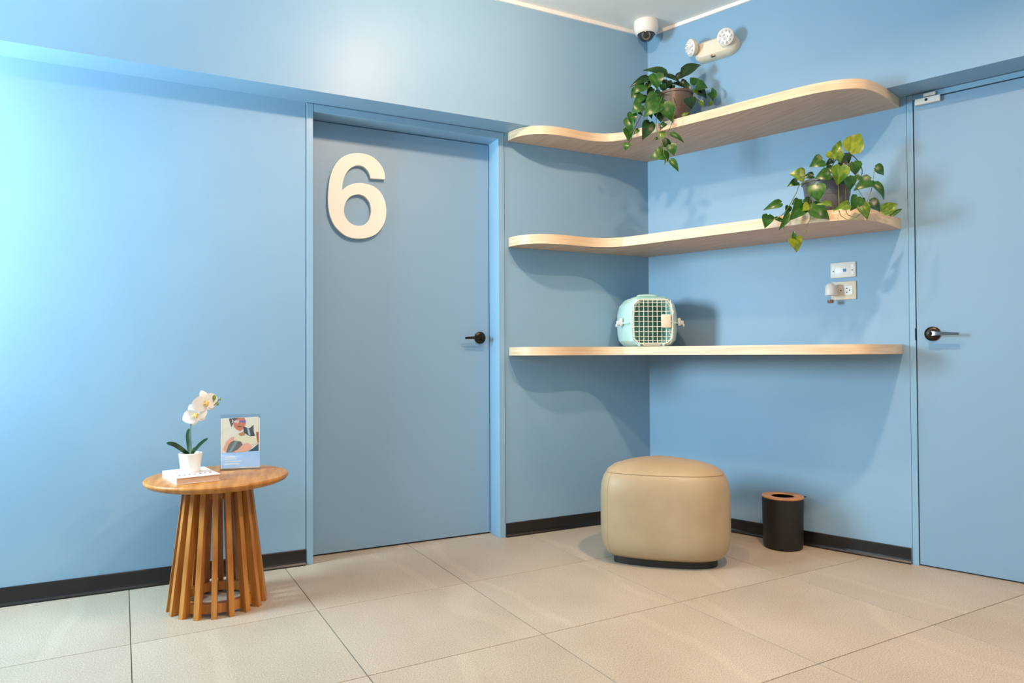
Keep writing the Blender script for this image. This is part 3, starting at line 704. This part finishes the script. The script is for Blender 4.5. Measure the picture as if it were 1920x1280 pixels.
# dome camera
g = thing('dome_camera', 'white ceiling dome security camera in the corner', 'camera', (-0.212, -0.268, ZC+0.018))
b = MB(); b.lathe([(0.063, 0.0), (0.064, -0.006), (0.064, -0.030), (0.062, -0.046), (0.055, -0.060), (0.046, -0.066), (0.043, -0.060)], seg=40); b.build('housing', 'white', g, smooth=40)
b = MB(); b.lathe([(0.043*cos(a), -0.060-0.043*sin(a)) for a in [k*pi/2/9 for k in range(10)]], seg=32, cap0=False); b.build('dome', 'domeglass', g, smooth=60)
tv = (CAM-g.location).normalized()
b = MB(); b.lathe([(0.022, 0), (0.022, 0.004), (0.015, 0.005), (0.014, 0.0)], (0, 0, 0), 24, 'Z', Matrix.Translation(V((0, 0, -0.064))+V((tv.x*0.032, tv.y*0.032, -0.018))) @ tv.to_track_quat('Z', 'Y').to_matrix().to_4x4()); b.build('infrared_ring', 'steel', g, smooth=40)

# ------------------------------------------------------------------ pothos plants
lm = MB(); P_ = []
NL = 9
ls, cs_, rs = [], [], []
for k in range(NL):
    f_ = k/(NL-1)
    w_ = 0.54*(sin(pi*min(1, (f_*0.96+0.04))**0.55))**0.95*(1-0.12*f_) if 0 < k < NL-1 else (0.16 if k == 0 else 0.0)
    yb = f_ - (0.10*(1-f_)**3)*0
    z_ = 0.10*sin(pi*f_)-0.12*f_*f_
    lob = -0.10 if k == 0 else (-0.07 if k == 1 else 0)
    ls.append(lm.bm.verts.new((-w_, yb+lob, z_+0.22*w_))); cs_.append(lm.bm.verts.new((0, yb, z_))); rs.append(lm.bm.verts.new((w_, yb+lob, z_+0.22*w_)))
for k in range(NL-1):
    lm.bm.faces.new((ls[k], cs_[k], cs_[k+1], ls[k+1])); lm.bm.faces.new((cs_[k], rs[k], rs[k+1], cs_[k+1]))
bmesh.ops.remove_doubles(lm.bm, verts=lm.bm.verts, dist=1e-5)
r_ = bmesh.ops.solidify(lm.bm, geom=list(lm.bm.faces), thickness=0.012)
base_leaf = lm.mesh('leaf', 'leafm', 80)
leaf_me = {}
for k in ('leafd', 'leafm', 'leafl', 'leafy'):
    me = base_leaf.copy(); me.materials.clear(); me.materials.append(M[k]); leaf_me[k] = me
def add_leaf(root, R0, b0, t0, w, d, k, dd=None):
    dl = random.uniform(-0.010, 0.010) if dd is None else dd
    Pb, Pt = at(b0[0], b0[1], d), at(t0[0], t0[1], d+dl)
    y = Pt-Pb; ln = y.length; y.normalize()
    nz_ = (-_fw*0.9+UP*0.25+RT*random.uniform(-.35, .35)); nz_ = (nz_-y*nz_.dot(y)).normalized(); x = y.cross(nz_)
    o = link('leaf', leaf_me[k], root)
    mm = Matrix(((x.x, y.x, nz_.x), (x.y, y.y, nz_.y), (x.z, y.z, nz_.z)))
    o.rotation_euler = mm.to_euler(); o.location = Pb-R0; ln *= 1.08; o.scale = (ln*w*1.25, ln, ln)
def add_vine(root, R0, pts, r=0.0016, mt='vine'):
    q = [tuple(at(p[0], p[1], p[2])-R0) for p in pts]
    b = MB(); b.tube(catmull(q, 4), r, 5); b.build('vine', mt, root, smooth=60)
def pot(root, r, h, mt, saucer):
    b = MB(); b.lathe([(0.0, 0.004), (r*0.74, 0.004), (r*0.76, 0.008), (r*0.86, h*0.52), (r*0.875, h*0.53), (r*0.94, h*0.93), (r, h*0.935), (r, h), (r*0.95, h), (r*0.90, h*0.9), (0.0, h*0.88)], seg=40); b.build('pot', mt, root, smooth=30)
    b = MB(); b.lathe([(0.0, 0.0), (r*0.80, 0.0), (r*0.92, 0.016), (r*0.90, 0.016), (r*0.78, 0.004), (0, 0.004)], seg=36); b.build('saucer', mt, root, smooth=30)
    b = MB(); b.lathe([(0.0, h*0.86), (r*0.9, h*0.885), (r*0.5, h*0.93), (0.0, h*0.94)], seg=28, cap0=False, cap1=False); b.build('soil', 'soil', root, smooth=50)
# upper plant
RU = Bw(0.365, 0.325, 2.0705); DU = dpt(RU)
up = thing('potted_pothos', 'dark green trailing pothos in a brown pot on the topmost shelf', 'plant', RU, group='potted pothos on the shelves')
pot(up, 0.086, 0.170, 'potb', True)
def eu(px): return 3.575-(px-1167)/98*0.205-0.03 if px > 1150 else 3.60      # just clear of the shelf edge
T_, FR = 'top', 'front'
UL = [((1248,142),(1209,129.5),.34,-.02,'d'),((1230,139),(1232,165),.78,-.06,'m'),((1215,148),(1183,161),.3,-.03,'d'),((1208,159),(1187,174),.62,-.04,'m'),
 ((1196,171),(1184,182),.95,-.03,'m'),((1205,180),(1188,195),.5,-.04,'m'),((1203,197),(1186,211),.85,-.05,'m'),((1232,181),(1210,196),.75,-.12,'m'),((1235,193),(1209,216),.68,-.14,'m'),
 ((1244,196),(1262,227),.58,-.15,'m'),((1281,162),(1257,156),.3,.03,'d'),((1250,143),(1276,154.5),.25,.0,'d'),((1268,146),(1294,137),.36,.02,'d'),((1280,139),(1313,120),.40,-.02,'d'),
 ((1253,152),(1245,169),.7,.02,'d'),((1288,169),(1288,153),.6,-.03,'d'),((1304,158),(1295,145),.85,-.01,'m'),((1306,161),(1326,163),.85,-.02,'m'),((1308,171),(1325,183),.7,.0,'d'),
 ((1338,184),(1336,164),.42,-.03,'m'),((1291,184),(1297,203),.95,-.12,'d'),((1335,190),(1329,199),.6,-.02,'l'),((1279,218),(1292,211),.4,-.12,'l'),((1235,205),(1239,227),.75,-.10,'d'),
 ((1217,156),(1214,166),.9,-.02,'l'),((1240,158),(1246,172),.7,-.02,'m'),((1222,146),(1216,156),.8,-.02,'m'),((1312,190),(1320,200),.5,-.03,'l'),((1262,160),(1258,172),.6,.03,'d'),((1299,168),(1308,178),.5,-.02,'l'),
 ((1228,196),(1222,209),.6,-.08,'d'),((1224,166),(1213,178),.7,.0,'d'),((1238,172),(1226,186),.65,-.04,'d'),((1214,182),(1202,194),.7,-.02,'d'),((1222,201),(1212,190),.6,-.03,'d'),((1243,186),(1236,200),.6,-.09,'m'),((1215,206),(1222,221),.6,-.10,'d'),((1250,205),(1243,222),.6,-.12,'d'),((1284,150),(1277,162),.6,.02,'d'),((1318,171),(1310,163),.6,.0,'d'),((1328,176),(1338,190),.5,-.01,'m'),((1226,150),(1214,153),.6,.0,'d'),((1200,166),(1192,160),.6,-.02,'m'),((1250,163),(1259,150),.6,.03,'d')]
for b0, t0, w, dd, k in UL: add_leaf(up, RU, b0, t0, w, DU+dd, 'leaf'+k)
UH = [((1184,211),(1187,235),.55,'m'),((1178,222),(1184,250),.5,'m'),((1176,241),(1179,263),.66,'m'),((1176,268),(1173,281),.8,'m'),((1197,243),(1188,252),.5,'m'),((1218,229),(1206,260),.55,'d'),
 ((1197,211),(1205,216),.45,'d'),((1247,231),(1238.5,242),.65,'d'),((1237,257),(1247,246),.65,'l'),((1233,259),(1225,262),.5,'d'),((1242,267),(1260,273),.75,'d'),((1257,271),(1264,290),.7,'m'),
 ((1246,288),(1221,294),.8,'m'),((1244,285),(1253,302),.55,'m'),((1257,300),(1272,320),.38,'m'),((1257,252),(1282,265.5),.28,'m'),((1247.5,297),(1246.5,309),.3,'y')]
for b0, t0, w, k in UH: add_leaf(up, RU, b0, t0, w, eu(b0[0])-0.012, 'leaf'+k, 0.0)
add_vine(up, RU, [(1255,180,DU),(1241,176,DU-.10),(1225,181,3.45),(1213,187,3.44),(1209.6,194,3.44),(1205.4,209,3.44),(1200,221,3.45),(1191.7,237.5,3.46),(1186.4,249,3.47),(1183,261,3.48),(1178,269,3.49)], 0.0018, 'vined')
add_vine(up, RU, [(1258,178,DU),(1243,180,DU-.12),(1234,205,3.36),(1230.7,227,3.38),(1231.7,243,3.385),(1236,253,3.38),(1240,264,3.37),(1243.3,274.4,3.365),(1244,285,3.36),(1247.6,300,3.355)])
add_vine(up, RU, [(1262,178,DU-.05),(1266,200,DU-.14),(1261,226,3.33),(1256,240.6,3.345),(1252,249,3.35),(1254,256,3.35)])
add_vine(up, RU, [(1274,172,DU),(1285.5,168.5,DU-.03),(1295.8,178,DU-.03),(1307,186.5,DU-.03),(1317,190,DU-.03),(1330,185.6,DU-.03),(1338,183,DU-.03)])
for a_ in ([(1260,176),(1253,160),(1250,148),(1248,142)], [(1268,174),(1276,156),(1281,139)], [(1256,176),(1240,168),(1225,160),(1215,148)], [(1250,178),(1232,172),(1213,163),(1208,159)], [(1276,172),(1284,160),(1288,152)], [(1284,170),(1299,176),(1306,161)], [(1262,176),(1262,160),(1268,146)], [(1252,176),(1240,158),(1230,140)]):
    add_vine(up, RU, [(x, y, DU-0.01*k) for k, (x, y) in enumerate(a_)], 0.0011)
# lower plant
RL = Bw(1.083, 0.300, 1.5295); DL = dpt(RL)
lo = thing('potted_pothos', 'yellow-green variegated pothos in a grey pot on the middle shelf', 'plant', RL, group='potted pothos on the shelves')
pot(lo, 0.104, 0.150, 'pot', True)
def el(px):
    xs = ((1400, 3.115), (1427, 3.075), (1509, 2.955), (1550, 2.90), (1582, 2.875), (1610, 2.875), (1640, 2.90), (1660, 2.96), (1692, 3.07))
    for (a, p), (c, q) in zip(xs, xs[1:]):
        if px <= c: return p+(q-p)*(px-a)/(c-a)-0.03
    return 3.03
VL = [((1565,290),(1576,263),.42,-.02,'l'),((1592,283),(1613.5,250.5),.7,-.03,'y'),((1566,286),(1577,303),.85,-.06,'l'),((1550,289),(1565,299),.7,-.03,'y'),((1542,300),(1520,311),.75,-.04,'m'),
 ((1536,299),(1537,289),.35,.0,'y'),((1507,331),(1483,325),.85,-.06,'l'),((1525,330),(1507,332),.6,-.03,'d'),((1555,326),(1530,333),.7,-.10,'m'),((1576,311),(1571,345),.72,-.14,'l'),((1495,341),(1478,348),.55,-.03,'m'),
 ((1529,347),(1534,376),.78,-.15,'m'),((1583,291),(1592,306),.85,-.02,'d'),((1600,304),(1605,327),.8,-.03,'m'),((1590,332),(1594,357),.85,-.13,'m'),((1633,338),(1604,354),.55,-.08,'m'),((1641,314),(1658,327),.7,-.04,'m'),
 ((1636,345),(1659,371),.42,-.04,'m'),((1585,300),(1570,312),.6,-.02,'d'),((1560,312),(1550,330),.6,-.03,'d'),((1612,330),(1600,340),.6,-.06,'m'),((1575,325),(1590,318),.5,-.05,'d'),((1560,300),(1548,310),.45,.0,'d'),((1583,344),(1570,336),.5,-.1,'m')]
for b0, t0, w, dd, k in VL: add_leaf(lo, RL, b0, t0, w, DL+dd, 'leaf'+k)
VH = [((1464,381),(1434,392),.38,'m'),((1440,403),(1435,426),.68,'m'),((1505,380),(1483,411),.58,'m'),((1480,399),(1462.5,429),.32,'m'),((1518,392),(1556,408.5),.62,'m'),((1498,376),(1485,383),.7,'d'),((1516,383),(1505,395),.75,'y'),
 ((1509,373),(1522,385),.6,'d'),((1558,384),(1533,382),.34,'l'),((1592,384),(1565,393),.45,'l'),((1452,410),(1474,420),.28,'d'),((1486,446),(1495.5,470.5),.9,'y'),((1488,445),(1488.5,433),.5,'m'),((1612,384),(1627.5,409.5),.7,'l'),
 ((1608,369),(1597,393),.75,'m'),((1614,374),(1622,381),.8,'d'),((1630,379),(1651,395),.75,'d'),((1653,397),(1683,382),.5,'l'),((1670,404),(1692,391),.24,'m'),((1478,386),(1474,402),.6,'d')]
for b0, t0, w, k in VH: add_leaf(lo, RL, b0, t0, w, el(b0[0])-0.012, 'leaf'+k, 0.0)
add_vine(lo, RL, [(1540,335,DL),(1518,340,DL-.11),(1500,346,2.93),(1494,360,2.93),(1490,367,2.93),(1482,382,2.94),(1472.7,396.7,2.95),(1460.5,407,2.96),(1452,411,2.97)], 0.0018)
add_vine(lo, RL, [(1545,335,DL),(1524,345,DL-.13),(1519,375,2.89),(1519.5,408,2.89),(1513.4,421,2.89),(1510.3,436.3,2.89),(1498,448.5,2.91)], 0.0016)
add_vine(lo, RL, [(1480,399,2.94),(1472,415,2.955),(1469.7,428,2.96),(1474,438,2.955),(1485,446,2.945)], 0.0013)
add_vine(lo, RL, [(1555,330,DL),(1563,305,DL),(1581,289,DL-.02),(1593.7,288.5,DL-.02),(1606.4,299,DL-.02),(1614.8,313,DL-.02),(1616,326,DL-.03),(1608,338,DL-.06)], 0.0019, 'vined')
add_vine(lo, RL, [(1562,332,DL),(1578,306,DL-.03),(1588,308,DL-.04),(1602,324,DL-.05),(1622,336,DL-.06)], 0.0019, 'vined')
add_vine(lo, RL, [(1600,340,DL-.05),(1622,376,2.87),(1627,375,2.87),(1633,359.5,2.93),(1637,337,2.96),(1640,316,2.97)], 0.0015)
add_vine(lo, RL, [(1572,345,DL-.11),(1574,396,2.845),(1581,407,2.84),(1592,412,2.84),(1605,407,2.84),(1615,398,2.84),(1613,386,2.845)], 0.0014)
add_vine(lo, RL, [(1585,345,DL-.11),(1587,396,2.843),(1595,404.5,2.84),(1606,408,2.84)], 0.0013)
add_vine(lo, RL, [(1640,380,2.88),(1655,398,2.91),(1672,405,2.96)], 0.0013)
for a_ in ([(1553,332),(1545,318),(1542,301)], [(1556,330),(1562,305),(1565,290)], [(1588,296),(1591,289),(1592,283)], [(1530,338),(1520,334),(1507,331)], [(1560,384),(1563,392),(1564,398)]):
    add_vine(lo, RL, [(x, y, (DL-0.01*k) if y < 380 else 2.86) for k, (x, y) in enumerate(a_)], 0.0011)
